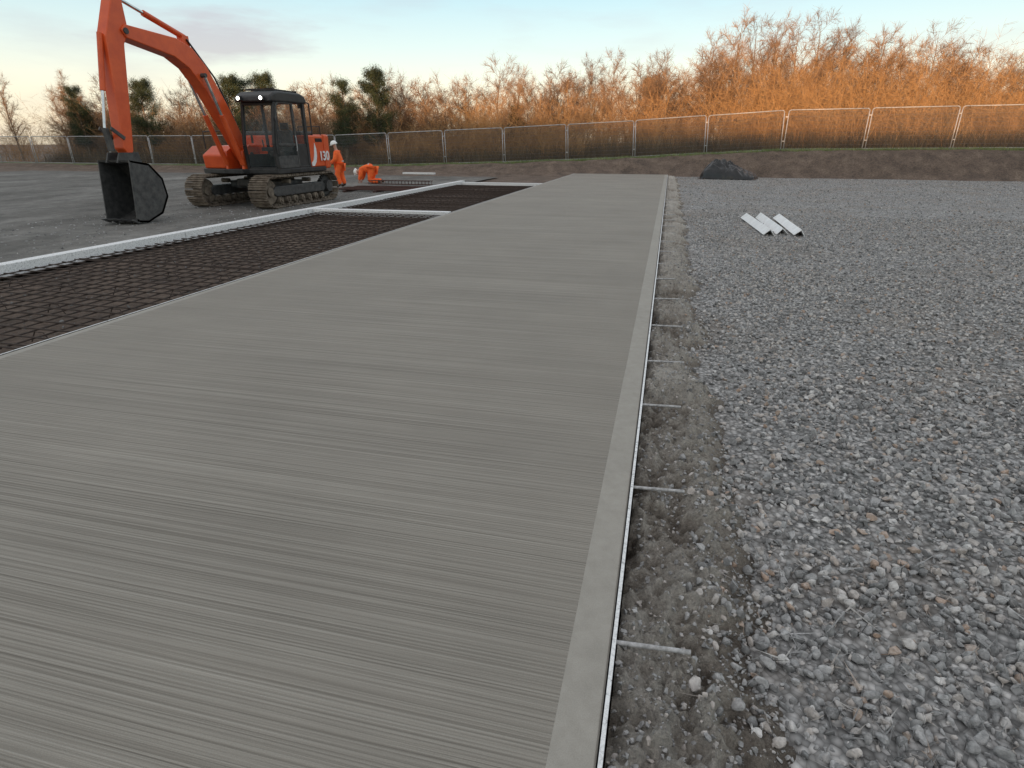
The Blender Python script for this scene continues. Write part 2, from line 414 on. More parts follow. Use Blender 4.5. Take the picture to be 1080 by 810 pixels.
V3, F3, t3 = stones(np.stack([x, y, np.array([gh(a, b_) for a, b_ in zip(x, y)])], -1), s, T_far, rng.random(n)**2*.3)
Va, Fa = merge([(V, F), (V2, F2), (V3, F3)])
stuff(np_obj('soil_crumbs', Va, Fa, M_stone, np.concatenate([t, t2, t3])), 'small stones and crumbs on frosty soil', 'rubble')

# ------------------------------------------------------------------ forms, dowels
def form_rail(L=3.0):
    e = thing('form_rail', 'frosted steel form rail along the concrete edge', 'formwork', group='steel form rails beside the slab')
    MB().prism([(.004, -.17), (.004, .002), (.017, .002), (.017, -.004), (.009, -.006), (.009, -.17)], 'y', 0, L-.006).obj('form_plate', M_form, e)
    MB().box((.0105, (L-.006)/2, .0035), (.0125, L-.006, .002)).obj('frosted_top', M_frost, e)
    return e
fr0 = form_rail(); y = -2.0
first = True
while y < SE-1:
    for side in (0, 1):
        o = fr0 if first else copy_thing(fr0, (0, 0, 0)); first = False
        L = min(3.0, SE-y)
        if side == 0: o.location = (random.uniform(0, .003), y, random.uniform(-.001, .002))
        else: o.location = (-SW-random.uniform(0, .003), y+L, 0); o.rotation_euler = (0, 0, math.pi)
        o.scale = (1, L/3, 1)
    y += 3.0
dw = None
ysd = [1.475, 2.44, 3.42, 4.24, 5.2, 6.2, 7.2, 8.2, 9.2, 10.2, 11.2, 12.2, 13.2, 14.2, 15.2, 16.2, 17.2, 18.2]
for i, yd in enumerate(ysd):
    if dw is None:
        dw = MB().cyl((.012, 0, 0), (.28, 0, 0), .0078, n=12).obj('dowel_bar', M_bar, smooth=False)
        tag(dw, 'steel dowel bar sticking out of the form rail', 'steel bar', 'dowel bars along the slab edge'); o = dw
    else:
        o = dw.copy(); COL.objects.link(o)
    o.location = (0, yd, -.030); o.rotation_euler = (0, R(random.uniform(-2, 0.5)), R(random.uniform(2, 7)))
    o.scale = (random.uniform(.85, 1.05), 1, 1)

def board(name, x, y, L, rz, w_=.19, h=.16, z=-.08, label='frost covered white timber form board on the sub base'):
    o = MB().box((0, 0, 0), (w_, L, h)).obj(name, M_frost, bevel=.006)
    o.location = (x, y, z); o.rotation_euler = (0, 0, rz)
    return tag(o, label, 'formwork board', 'frosted form boards')
yy0 = -3.0
while yy0 < 24.9:
    L = min(4.0, 25.1-yy0)
    board('form_board', -8.53+random.uniform(-.012, .012), yy0+L/2, L-.015, random.uniform(-.003, .003)); yy0 += 4.0
board('form_board', -6.64, 13.3, 3.50, R(90)+.03, .22, .14, -.075)
board('form_board', -6.64, 24.6, 3.48, R(90), .2, .12, -.1)
board('timber_board', -14.3, 33.9, 2.0, R(90), .25, .10, gh(-14.3, 33.9)+.06, 'white board lying on the brown earth bank')

def mesh_sheet(w_, L, seed):
    r = random.Random(seed); mb = MB()
    z = -.085; x = .03
    while x < w_:
        xa = x+r.uniform(-.012, .012); xb = x+r.uniform(-.012, .012); zm = r.uniform(-.012, .006)
        mb.cyl((xa, .02, z), ((xa+xb)/2, L/2, z+zm), .0085, n=5).cyl(((xa+xb)/2, L/2, z+zm), (xb, L-.02, z), .0085, n=5); x += .2
    y = .03
    while y < L:
        ya = y+r.uniform(-.012, .012); yb = y+r.uniform(-.012, .012); zm = r.uniform(-.012, .006)
        mb.cyl((.02, ya, z+.014), (w_/2, (ya+yb)/2, z+.014+zm), .0085, n=5).cyl((w_/2, (ya+yb)/2, z+.014+zm), (w_-.02, yb, z+.014), .0085, n=5); y += .2
    for i in range(4):
        for j in range(4):
            cx = .45+i*(w_-.9)/3; cy = .4+j*(L-.8)/3
            mb.path([(cx-.12, cy, -.19), (cx-.05, cy, -.09), (cx+.05, cy, -.09), (cx+.12, cy, -.19)], .005, 4)
    return mb.obj('reinforcement_mesh', M_rust)
MS = [mesh_sheet(3.34, 3.24, 1), mesh_sheet(3.34, 3.24, 2)]
for k, y in enumerate((-3.1, .15, 3.4, 6.65, 9.92, 13.45, 16.75, 20.05)):
    if k < 2: o = MS[k]
    else: o = MS[k % 2].copy(); COL.objects.link(o)
    o.location = (-8.26+random.uniform(-.01, .01), y, random.uniform(-.008, .008))
    tag(o, 'rusty steel reinforcement mesh laid in an open bay', 'steel mesh', 'reinforcement mesh sheets')
mb = MB()
for i in range(34):
    a = random.uniform(-.02, .02); yb = 21+random.uniform(-1.0, 1.0); zb = -.09+random.uniform(0, .02)
    mb.cyl((-11.9+random.uniform(-.2, .2), yb-a*10, zb), (-8.75+random.uniform(-.05, .05), yb+a*10, zb), .014, n=5)
for xb in (-11.4, -10.2, -9.1): mb.box((xb, 21, -.13), (.09, 2.1, .06))
rb = mb.obj('rebar_bundle', M_redrust); tag(rb, 'loose layer of dark rusty reinforcing bars on bearers', 'rebar bundle')
mb = MB()
for z in (-.10, .04):
    for yb in (23.4, 23.7): mb.cyl((-12.2, yb, z), (-9.4, yb, z), .012, n=5)
for i in range(19):
    x = -12.15+i*.15; mb.path([(x, 23.4, -.10), (x, 23.7, -.10), (x, 23.7, .04), (x, 23.4, .04), (x, 23.4, -.10)], .008, 4)
tag(mb.obj('rebar_cage', M_redrust), 'dark rusty reinforcement cage lying on the ground', 'rebar cage')

mb = MB(); t = .012
mb.prism([(-.11, 0), (0, .12), (.11, 0), (.11-t*1.5, 0), (0, .12-t*1.7), (-.11+t*1.5, 0)], 'y', -1.3, 1.3)
ag = mb.obj('steel_angle', M_white, bevel=.002)
for i in range(3):
    o = ag if i == 0 else ag.copy()
    if i: COL.objects.link(o)
    o.location = (1.95+.315*i, 13.5+[0, .22, .05][i], -.13); o.rotation_euler = (R(.5), R([6, -4, 9][i]), R([3.5, 1.5, 0][i]))
    tag(o, 'white coated angle length lying on the gravel', 'steel angle', 'white angle lengths on the gravel')

nx_, ny_ = 150, 100; V = []
for j in range(ny_):
    for i in range(nx_):
        u = i/(nx_-1)*2-1; v = j/(ny_-1)*2-1
        x = u*1.35; y = v*1.0
        x += .10*mnoise.noise(Vector((u*3, v*3, 8))); y += .1*mnoise.noise(Vector((u*3, v*3, 18)))
        rr = math.sqrt(min(1, (abs(u)**2.2+abs(v)**2.2)))
        env = max(0, 1-rr)**.5
        hh_ = .98*env*(.74-.34*u+.14*mnoise.noise(Vector((u*1.3+2, v*1.3, 1))))
        wu = u+.15*mnoise.noise(Vector((u*3, v*3, 2)))
        fold = abs(mnoise.noise(Vector((wu*4.2+v*1.8, v*.9-u*.8, 5)))); f2_ = abs(mnoise.noise(Vector((wu*8-v*3, v*2.5+u*3, 9))))
        hh_ += (.26*env+.03)*(.3-fold)+(.09*env+.01)*(.25-f2_)
        if u < -.1: hh_ += .26*env*max(0, 1-((u+.5)/.42)**2)
        V.append((x, y, max(-.02+.02*mnoise.noise(Vector((u*6, v*6, 0))), hh_)))
tp = np_obj('plastic_sheet_heap', V, gridF(nx_, ny_), M_tarp, smooth=True)
tp.location = (2.95, 32.2, -.13); tp.rotation_euler = (0, 0, R(-8)); tag(tp, 'crumpled black plastic sheet over a heap on gravel', 'tarpaulin')

# ------------------------------------------------------------------ fence panels
PW = 3.97
def fence_panel():
    e = thing('fence_panel', 'temporary galvanised mesh fence panel standing before bare trees', 'fence panel', group='temporary site fence panels')
    w_ = PW-.12; r = .026; z0 = .10; z1 = 2.03; c_ = .12
    def rc(cx, cz, a0, a1): return [(cx+c_*math.cos(R(a)), 0, cz+c_*math.sin(R(a))) for a in np.linspace(a0, a1, 5)]
    pts = [(0, 0, 0), (0, 0, z1-c_)]+rc(c_, z1-c_, 180, 90)+rc(w_-c_, z1-c_, 90, 0)+[(w_, 0, 0)]
    mb = MB().path(pts, r, 8); mb.cyl((0, 0, z0), (w_, 0, z0), .018, n=8)
    mb.obj('panel_frame', M_galv, e, smooth=True)
    mb = MB(); x = .06
    while x < w_-.04: mb.cyl((x, 0, z0), (x, 0, z1-.02), .0042, n=3, cap=False); x += .055
    z = z0+.2
    while z < z1-.05: mb.cyl((0, .004, z), (w_, .004, z), .0042, n=3, cap=False); z += .2
    mb.obj('mesh_infill', M_wire, e)
    MB().box((-.06, 0, .05), (.26, .62, .13)).obj('concrete_foot', M_conc, e, bevel=.02)
    for zc in (1.7, .5): MB().box((-.06, 0, zc), (.15, .05, .05)).obj('panel_clamp', M_galv, e, bevel=.006)
    return e
fp = fence_panel(); k0 = True
for i in range(-8, 11):
    x = -21.8+PW*i; y = fence_y(x); z = gh(x, y, False); x2 = x+PW; z2 = gh(x2, fence_y(x2), False)
    o = fp if k0 else copy_thing(fp, (0, 0, 0)); k0 = False
    o.location = (x, y, z-.03+random.uniform(-.01, .01)); o.rotation_euler = (R(random.uniform(-1, 1)), -math.atan2(z2-z, PW), -.0432+R(random.uniform(-.8, .8)))

X = np.arange(-60, 46, .25); V = []
for j, f_ in enumerate(np.linspace(0, 1, 9)):
    for x in X:
        s0 = -.95+.4*mnoise.noise(Vector((x*.6, 0, 3)))+.2*mnoise.noise(Vector((x*3, 0, 3))); s1_ = 1.6
        y = fence_y(x)+s0+(s1_-s0)*f_; V.append((x, y, gh(x, y)+(.03 if 0 < j < 8 else -.03)))
structure(np_obj('grass_verge', V, gridF(len(X), 9), M_grass, smooth=True))
def blades(n, xr, sr, hr, w_, lean=.3):
    x = rng.uniform(*xr, n); s = rng.uniform(*sr, n); y = 36.6-(x-6)*.0432+s
    z = np.array([gh(a, b_) for a, b_ in zip(x, y)]); h = rng.uniform(*hr, n); a = rng.uniform(0, 6.28, n)
    B = np.stack([x, y, z], -1); d = np.stack([np.cos(a), np.sin(a), 0*a], -1)*w_
    T = B+np.stack([rng.normal(0, lean, n)*h, rng.normal(0, lean, n)*h, h], -1)
    V = np.stack([B-d, B+d, T], 1).reshape(-1, 3); return V, np.arange(3*n).reshape(n, 3)
V, F = blades(24000, (-35, 24), (-1.0, .2), (.05, .15), .014)
stuff(np_obj('verge_grass', V, F, M_blade), 'short green grass at the foot of the fence', 'grass')
V, F = blades(55000, (-50, 32), (.6, 7), (.3, 1.25), .014, .22)
stuff(np_obj('dead_undergrowth', V, F, M_dead), 'brown dead grass and reeds behind the fence', 'dead grass')

# ------------------------------------------------------------------ thicket
def thicket():
    parts = []
    ns = 560; cx = rng.uniform(-56, 38, ns); cs = rng.uniform(2.2, 14, ns); hs = rng.uniform(1.7, 4.8, ns)+.06*cs
    hs *= np.interp(cx, [-30, -12, 0, 10], [1.12, 1.1, 1.22, 1.3])
    Ptw = []
    for i in range(ns):
        y0 = 36.6-(cx[i]-6)*.0432+cs[i]; z0 = gh(cx[i], y0, False); n = rng.integers(18, 30)
        az = rng.uniform(0, 6.28, n); tl = np.abs(rng.normal(0, .5, n)); L = hs[i]*rng.uniform(.4, 1.1, n)
        base = np.stack([cx[i]+rng.normal(0, .45, n), y0+rng.normal(0, .45, n), np.full(n, z0-.05)], -1)
        d = np.stack([np.cos(az)*np.sin(tl), np.sin(az)*np.sin(tl), np.cos(tl)], -1)
        t = np.linspace(0, 1, 5)[None, :, None]
        bend = rng.normal(0, .26, (n, 1, 3)); bend[:, :, 2] = -.08
        P = base[:, None]+d[:, None]*L[:, None, None]*t+bend*L[:, None, None]*t**2+rng.normal(0, .10, (n, 5, 3))*t
        Rr = .0125*(1-.75*np.linspace(0, 1, 5))[None]*rng.uniform(.6, 1.2, (n, 1))
        parts.append(tubes(P, Rr, 3))
        m = 16; tt = rng.uniform(.2, 1, (n, m)); k = np.clip((tt*4).astype(int), 0, 3); fr_ = (tt*4-k)[..., None]
        I = np.arange(n)[:, None]; S = P[I, k]*(1-fr_)+P[I, k+1]*fr_
        dd = d[:, None]*.3+rng.normal(0, .65, (n, m, 3)); dd[..., 2] = np.abs(dd[..., 2])*.8+.02
        dd /= np.linalg.norm(dd, axis=-1, keepdims=True); LL = rng.uniform(.2, .75, (n, m, 1))
        Ptw.append(np.stack([S, S+dd*LL], 2).reshape(-1, 2, 3))
    Pt = np.concatenate(Ptw); Rt = np.stack([np.full(len(Pt), .0068), np.full(len(Pt), .003)], -1)
    parts.append(tubes(Pt, Rt, 3))
    return merge(parts)
V, F = thicket(); stuff(np_obj('willow_thicket', V, F, M_twig), 'dense leafless orange brown willow scrub catching low sun', 'scrub')

# ------------------------------------------------------------------ bare trees
def gen_tree(seed, H, nl, spread, up, t0=.2, twin=False):
    r = np.random.default_rng(seed); K = 10
    stems = []
    for s_ in range(2 if twin else 1):
        P = np.zeros((K, 3)); lean = r.normal(0, .05 if not twin else .14, 2)*(1 if s_ == 0 else -1)
        for i in range(1, K): P[i] = P[i-1]+np.array([(lean[0]+r.normal(0, .05))*H/K, (lean[1]+r.normal(0, .05))*H/K, H*(1 if s_ == 0 else .88)/(K-1)])
        stems.append(P)
    prof = H*.0105*(1-np.linspace(0, 1, K))**.8+.005
    tk = [tubes(P[None], prof[None], 7) for P in stems]
    limbs = []
    for P in stems:
      for i in range(nl):
        t = t0+(.96-t0)*(i+r.random())/nl; f = t*(K-1); k = int(f); S = P[k]*(1-(f-k))+P[min(k+1, K-1)]*(f-k)
        a = i*2.4+r.normal(0, .5); el = R(r.uniform(up-18, up+16)); L = H*spread*(1-t*.62)*r.uniform(.55, 1.2)
        d = np.array([math.cos(a)*math.cos(el), math.sin(a)*math.cos(el), math.sin(el)])
        pts = [S]
        for j in range(5):
            d = d+np.array([r.normal(0, .14), r.normal(0, .14), .04+r.normal(0, .06)]); d /= np.linalg.norm(d); pts.append(pts[-1]+d*L/5)
        limbs.append((np.array(pts), L, (H*.0105*(1-t)**.8+.005)*.5))
    LP = np.array([l[0] for l in limbs]); LR = np.array([[l[2]*(1-.8*j/5)+.003 for j in range(6)] for l in limbs])
    trunk = merge(tk+[tubes(LP, LR, 5)])
    subs = []
    for pts, L, rr in limbs:
        m = max(8, int(L*8))
        for _ in range(m):
            t = r.uniform(.12, 1)**.8*4.99; k = int(t); S = pts[k]*(1-(t-k))+pts[k+1]*(t-k); d0 = pts[k+1]-pts[k]; d0 /= np.linalg.norm(d0)
            d = d0*.8+r.normal(0, .5, 3); d[2] += .12; d /= np.linalg.norm(d); l = L*r.uniform(.18, .42)+.15
            q = [S]
            for j in range(3):
                d = d+r.normal(0, .18, 3); d /= np.linalg.norm(d); q.append(q[-1]+d*l/3)
            subs.append(q)
    SP = np.array(subs); SR = np.tile(np.array([.011, .009, .007, .0035]), (len(SP), 1))
    m = 9; n = len(SP); tt = r.uniform(.15, 1, (n, m))*2.99; k = tt.astype(int); fr_ = (tt-k)[..., None]; I = np.arange(n)[:, None]
    S = SP[I, k]*(1-fr_)+SP[I, k+1]*fr_; d0 = SP[I, k+1]-SP[I, k]; d0 /= np.linalg.norm(d0, axis=-1, keepdims=True)
    d = d0*.8+r.normal(0, .5, (n, m, 3)); d[..., 2] += .08; d /= np.linalg.norm(d, axis=-1, keepdims=True)
    LL = r.uniform(.15, .6, (n, m, 1)); TP = np.stack([S, S+d*LL], 2).reshape(-1, 2, 3)
    TR = np.tile(np.array([.0062, .0032]), (len(TP), 1))
    crown = merge([tubes(SP, SR, 3), tubes(TP, TR, 3)])
    return trunk, crown
TT = []
spec = [(1, 8.8, 22, .36, 48, .2, False), (2, 9.6, 26, .32, 52, .25, False), (3, 7.4, 13, .42, 42, .15, True), (4, 6.4, 14, .46, 40, .12, True), (5, 8.0, 22, .42, 38, .2, False), (6, 5.4, 18, .48, 42, .1, False), (7, 9.2, 14, .36, 48, .2, True)]
for sd, H, nl, sp, up, t0, tw in spec:
    e = thing('bare_tree', 'tall leafless tree with fine orange brown twigs', 'tree', group='bare winter trees behind the fence')
    tk, cr = gen_tree(sd, H, nl, sp, up, t0, tw)
    a = np_obj('trunk', tk[0], tk[1], M_bark, smooth=True); a.parent = e
    c_ = np_obj('crown', cr[0], cr[1], M_twig2); c_.parent = e
    TT.append((e, max(H, cr[0][:, 2].max()*.97)))
used = set()
def place_tree(ti, x, s, sc, rz):
    e, H = TT[ti]; y = fence_y(x)+s; loc = (x, y, gh(x, y)-.1)
    if ti not in used:
        used.add(ti); e.location = loc; e.rotation_euler = (0, 0, rz); e.scale = (sc,)*3
    else: copy_thing(e, loc, rz, (sc,)*3)
def cam2w(xc, D): return .969*xc-.247*D+.036, .247*xc+.969*D
def tree_at(u, vtop, D, ti):
    xc = (u-540)*D/659; x, y = cam2w(xc, D); s = y-fence_y(x)
    if s < 2: y += 2.5-s; s = 2.5
    Hn = 1.5+(151-vtop)*D/714*1.0-gh(x, y, False); place_tree(ti, x, s, Hn/TT[ti][1], random.uniform(0, 6.28))
feat = [(522, 60, 50, 4), (450, 78, 52, 2), (418, 72, 50, 3), (470, 88, 46, 5), (545, 72, 50, 6), (575, 80, 52, 2), (600, 74, 54, 3), (618, 60, 56, 1), (640, 56, 56, 0), (668, 66, 52, 4), (690, 58, 50, 6), (718, 50, 52, 2),
        (738, 36, 50, 0), (762, 16, 48, 1), (785, 22, 50, 6), (806, 18, 52, 1), (828, 22, 48, 0), (848, 18, 50, 6), (700, 76, 44, 3), (792, 55, 44, 5), (745, 62, 43, 3), (395, 84, 47, 3), (330, 88, 47, 5), (300, 88, 50, 2), (365, 96, 46, 5),
        (875, 26, 52, 1), (905, 34, 49, 4), (935, 44, 50, 0), (965, 31, 52, 6), (1000, 48, 50, 1), (1040, 41, 52, 2), (1070, 51, 50, 0), (900, 66, 44, 3), (1020, 72, 44, 5), (775, 34, 54, 2), (815, 36, 46, 4), (840, 34, 54, 2),
        (215, 84, 52, 4), (185, 78, 50, 2), (150, 88, 52, 3), (118, 80, 54, 0), (85, 76, 52, 6), (52, 84, 50, 3), (20, 78, 54, 1), (240, 92, 48, 5), (344, 82, 50, 3), (380, 80, 52, 2), (318, 90, 52, 4), (432, 84, 48, 5), (492, 78, 50, 3)]
for u, v, D, ti in feat: tree_at(u, v, D, ti)
for i in range(104):
    u = -20+1115*(i+random.random())/104; hi = np.interp(u, [0, 300, 500, 640, 740, 850, 1100], [88, 90, 80, 66, 46, 38, 58]); tree_at(u, hi+random.uniform(-4, 28), random.uniform(42, 57), random.choice([2, 3, 4, 5, 6, 0, 3, 5]))

def pine(seed, H):
    r = np.random.default_rng(seed)
    e = thing('pine_tree', 'dark green pine tree among the bare trees', 'tree', group='dark pines behind the fence')
    K = 8; P = np.stack([np.cumsum(r.normal(0, .05, K)), np.cumsum(r.normal(0, .05, K)), np.linspace(0, H*.97, K)], -1)
    parts = [tubes(P[None], (np.linspace(.13, .03, K))[None], 8)]; cl = []
    for i in range(60):
        t = r.uniform(.25, .98); S = np.array([np.interp(t*H, P[:, 2], P[:, 0]), np.interp(t*H, P[:, 2], P[:, 1]), t*H]); a = r.uniform(0, 6.28)
        L = H*.21*math.sqrt(max(.03, 1-((t-.5)/.52)**2))*r.uniform(.55, 1.15)+.1; E = S+np.array([math.cos(a)*L, math.sin(a)*L, L*r.uniform(.1, .7)])
        parts.append(tubes(np.stack([S, (S+E)/2+np.array([0, 0, .05]), E])[None], np.array([[.03, .02, .01]]), 4))
        for q in (.45, .75, 1.0): cl.append((S+(E-S)*q, r.uniform(.22, .40)))
    cl.append((P[-1], .3))
    tk = merge(parts); n = 150; Vv = []
    for c0, rr in cl:
        p = c0+r.normal(0, 1, (n, 3))*np.array([rr, rr, rr*.9])*.55; d = r.normal(0, 1, (n, 3)); d[:, 2] += .4; d /= np.linalg.norm(d, axis=1, keepdims=True)
        s = np.cross(d, r.normal(0, 1, (n, 3))); s /= np.linalg.norm(s, axis=1, keepdims=True)
        Vv.append(np.stack([p-s*.013, p+s*.013, p+d*.14], 1).reshape(-1, 3))
    Vv = np.concatenate(Vv)
    a = np_obj('trunk', tk[0], tk[1], M_bark, smooth=True); a.parent = e
    c_ = np_obj('crown', Vv, np.arange(len(Vv)).reshape(-1, 3), M_needle); c_.parent = e
    return e
pt = [(pine(21, 6), 6.2), (pine(22, 6.6), 6.8)]; pu = set()
for u, v, D, k in [(249, 82, 46, 0), (268, 86, 48, 1), (285, 80, 52, 0), (359, 86, 43, 1), (401, 76, 45, 0), (545, 112, 45, 1), (682, 84, 58, 0), (60, 90, 48, 1), (160, 86, 49, 0)]:
    xc = (u-540)*D/659; x, y = cam2w(xc, D); y = max(y, fence_y(x)+1.5); Hn = 1.5+(151-v)*D/714-gh(x, y, False); sc = Hn/pt[k][1]
    if k not in pu: pu.add(k); o = pt[k][0]
    else: o = copy_thing(pt[k][0], (0, 0, 0))
    o.location = (x, y, gh(x, y)-.1); o.scale = (sc*random.uniform(.75, 1), sc*.9, sc); o.rotation_euler = (0, 0, random.uniform(0, 6.28))

# ------------------------------------------------------------------ excavator (front = -Y, left side = +X)
EX = thing('excavator', 'orange and black tracked excavator parked on the hardstanding', 'excavator', (-11.45, 15.7, -.165))
for sx in (1, -1):
    xc = 1.0*sx; x0, x1 = xc-.25, xc+.25
    tf = MB(); tf.prism([(-1.2, .30), (-1.35, .42), (-1.2, .56), (1.2, .56), (1.35, .42), (1.2, .30)], 'x', xc-.13, xc+.13)
    tr_ = tf.obj('track', M_dgrey, EX, bevel=.02)
    belt = MB(); r_ = .39; cy = 1.44; per = 4*cy+2*math.pi*r_; ns = 42
    for i in range(ns):
        s = per*i/ns
        if s < 2*cy: p = (-cy+s, .43-r_); a = 0
        elif s < 2*cy+math.pi*r_: th = (s-2*cy)/r_; p = (cy+r_*math.sin(th), .43-r_*math.cos(th)); a = th
        elif s < 4*cy+math.pi*r_: p = (cy-(s-2*cy-math.pi*r_), .43+r_); a = math.pi
        else: th = (s-4*cy-math.pi*r_)/r_; p = (-cy-r_*math.sin(th), .43+r_*math.cos(th)); a = math.pi+th
        rot = Matrix.Rotation(a, 3, 'X'); c0 = Vector((xc, p[0], p[1]))
        belt.box(c0, (.54, .168, .026), rot)
        for off in (-.05, 0.02): belt.box(c0+rot @ Vector((0, off, -.024)), (.53, .018, .036), rot)
        belt.box(c0+rot @ Vector((0, 0, .038)), (.18, .14, .055), rot)
    belt.obj('track_belt', M_track, tr_)
    for i in range(7):
        yy_ = -1.05+i*.35; MB().cyl((xc-.16, yy_, .19), (xc+.16, yy_, .19), .095, n=16).cyl((xc-.19, yy_, .19), (xc+.19, yy_, .19), .04, n=10).obj('track_roller', M_track, tr_, bevel=.008)
    for yy_ in (-.5, .5): MB().cyl((xc-.12, yy_, .66), (xc+.12, yy_, .66), .06, n=12).obj('carrier_roller', M_track, tr_)
    MB().cyl((xc-.09, -cy, .43), (xc+.09, -cy, .43), .325, n=28).cyl((xc-.14, -cy, .43), (xc+.14, -cy, .43), .13, n=16).obj('idler_wheel', M_track, tr_, bevel=.012)
    sp_ = MB().cyl((xc-.05, cy, .43), (xc+.05, cy, .43), .27, n=28).cyl((xc-.17, cy, .43), (xc+.2, cy, .43), .17, n=18)
    for i in range(18):
        a = 2*math.pi*i/18; sp_.box((xc, cy+.29*math.cos(a), .43+.29*math.sin(a)), (.06, .06, .05), Matrix.Rotation(a, 3, 'X'))
    sp_.obj('drive_sprocket', M_dgrey, tr_)
MB().box((0, 0, .55), (1.75, 1.0, .22)).box((0, 0, .62), (.9, 1.5, .2)).obj('undercarriage_frame', M_dgrey, EX, bevel=.03)
MB().cyl((0, 0, .70), (0, 0, .90), .52, n=36).obj('slewing_ring', M_dgrey, EX)
MB().prism([(-1.22, -1.05), (-.35, -1.3), (.25, -1.3), (.3, -1.08), (1.22, -1.08), (1.24, 1.3), (.9, 1.75), (-.9, 1.75), (-1.24, 1.3)], 'z', .88, 1.0).obj('upper_platform', M_black, EX, bevel=.015)
cw_ = [(-1.25, 1.32), (-1.25, 1.5)]+[(1.25*math.sin(R(a)), 1.47+.66*math.cos(R(a))) for a in np.linspace(-78, 78, 15)]+[(1.25, 1.5), (1.25, 1.32)]
MB().prism(cw_, 'z', .94, 1.90).obj('counterweight', M_orange, EX, bevel=.06, seg=4)
MB().prism([(-1.18, .53), (-1.18, 1.31), (1.22, 1.31), (1.22, .53)], 'z', 1.0, 1.87).obj('engine_cover', M_orange, EX, bevel=.04, seg=3)
MB().box((0, .92, 1.92), (1.9, .66, .12)).obj('engine_hood', M_dgrey, EX, bevel=.04, seg=3)
g = MB().box((1.223, 1.05, 1.74), (.012, .36, .10))
for i in range(3): g.box((1.232, 1.05, 1.71+i*.03), (.02, .34, .012), Matrix.Rotation(R(25), 3, 'Y'))
g.obj('louvre_grille', M_black, EX)
sw = [(.56, 1.03), (.68, 1.03), (.80, 1.14), (.86, 1.30), (.86, 1.50), (.80, 1.66), (.76, 1.50), (.72, 1.32), (.66, 1.18), (.56, 1.12)]
MB().prism(sw, 'x', 1.222, 1.236).obj('white_stripe', M_decal, EX)
MB().cyl((-.55, 1.0, 1.9), (-.55, 1.0, 2.12), .05, n=14).cyl((-.55, 1.0, 2.12), (-.55, 1.06, 2.2), .045, n=14).obj('exhaust_pipe', M_dgrey, EX)
MB().prism([(-1.0, 1.0), (-1.04, 1.35), (-.6, 1.58), (.5, 1.62), (.5, 1.0)], 'x', -1.2, -.48).obj('tool_locker', M_orange, EX, bevel=.04, seg=3)
MB().path([(-1.15, -.9, 1.5), (-1.15, -.9, 1.95), (-1.15, .2, 2.0), (-1.15, .2, 1.6)], .016, 8).obj('handrail', M_black, EX)
MB().path([(1.1, .95, 1.80), (1.1, .95, 2.72), (1.1, .60, 2.76)], .020, 8).box((1.1, .52, 2.70), (.16, .05, .24)).obj('mirror', M_black, EX, bevel=.01)
MB().path([(1.16, 1.3, 1.85), (1.16, 1.3, 2.12), (.3, 1.5, 2.12), (.3, 1.5, 1.85)], .014, 8).obj('tail_handrail', M_black, EX)
cu = bpy.data.curves.new('num', 'FONT'); cu.body = '130'; cu.size = .36; cu.extrude = .006; cu.offset = .009
to = bpy.data.objects.new('tmp', cu); COL.objects.link(to); dg = bpy.context.evaluated_depsgraph_get(); dg.update()
me = bpy.data.meshes.new_from_object(to.evaluated_get(dg)); bpy.data.objects.remove(to)
me.materials.clear(); me.materials.append(M_decal)
no = bpy.data.objects.new('number_marking', me); COL.objects.link(no); no.parent = EX
no.rotation_euler = (R(90), 0, R(90)); no.location = (1.256, .97, 1.18); no['label'] = 'white number 130 on the tail panel'
cab = MB()
cx0, cx1 = .24, 1.22
A = [(-1.02, 1.0), (-1.08, 1.6), (-.90, 2.60), (-.72, 2.74)]
for x in (cx0+.03, cx1-.03):
    for p, q in zip(A[:-1], A[1:]): cab.bar((x, *p), (x, *q), .07, .09)
    cab.bar((x, -.72, 2.74), (x, .47, 2.74), .07, .12); cab.bar((x, .47, 1.0), (x, .47, 2.74), .08, .11)
    cab.bar((x, -.05, 1.0), (x, -.08, 2.74), .06, .08); cab.bar((x, -1.02, 1.02), (x, .5, 1.02), .06, .08)
for p in (A[0], (-.90, 2.62), (.47, 2.72), (.47, 1.02), (.47, 1.55)): cab.bar((cx0, *p), (cx1, *p), .06, .08)
cab.box(((cx0+cx1)/2, .47, 1.28), (.88, .04, .5))
cab.box((cx0+.02, -.25, 1.2), (.03, 1.4, .35))
cab.box((cx1-.025, .22, 1.33), (.035, .46, .62))
cab.box(((cx0+cx1)/2, -.25, .99), (.92, 1.46, .05))
cabo = cab.obj('cab', M_black, EX, bevel=.012)
MB().prism([(-1.14, 2.66), (-1.08, 2.80), (-.88, 2.90), (-.6, 2.94), (.3, 2.94), (.52, 2.88), (.60, 2.78), (.59, 2.68)], 'x', cx0-.05, cx1+.05).obj('roof', M_black, cabo, bevel=.05, seg=4)
gd = MB()
for x in np.linspace(cx0+.08, cx1-.08, 6): gd.bar((x, -.7, 2.975), (x, .3, 2.975), .02, .025)
gd.bar((cx0+.05, -.7, 2.975), (cx1-.05, -.7, 2.975), .035, .05).bar((cx0+.05, .3, 2.975), (cx1-.05, .3, 2.975), .035, .05).bar((cx0+.05, -.2, 2.97), (cx1-.05, -.2, 2.97), .03, .04)
gd.obj('roof_guard', M_black, cabo)
def quad(name, pts, mat, par):
    mb = MB(); mb.v = [tuple(p) for p in pts]; mb.f = [[0, 1, 2, 3]]; o = mb.obj(name, mat, par)
    return o
quad('windscreen', [(cx0+.06, -1.07, 1.6), (cx1-.06, -1.07, 1.6), (cx1-.06, -.905, 2.58), (cx0+.06, -.905, 2.58)], M_glass, cabo)
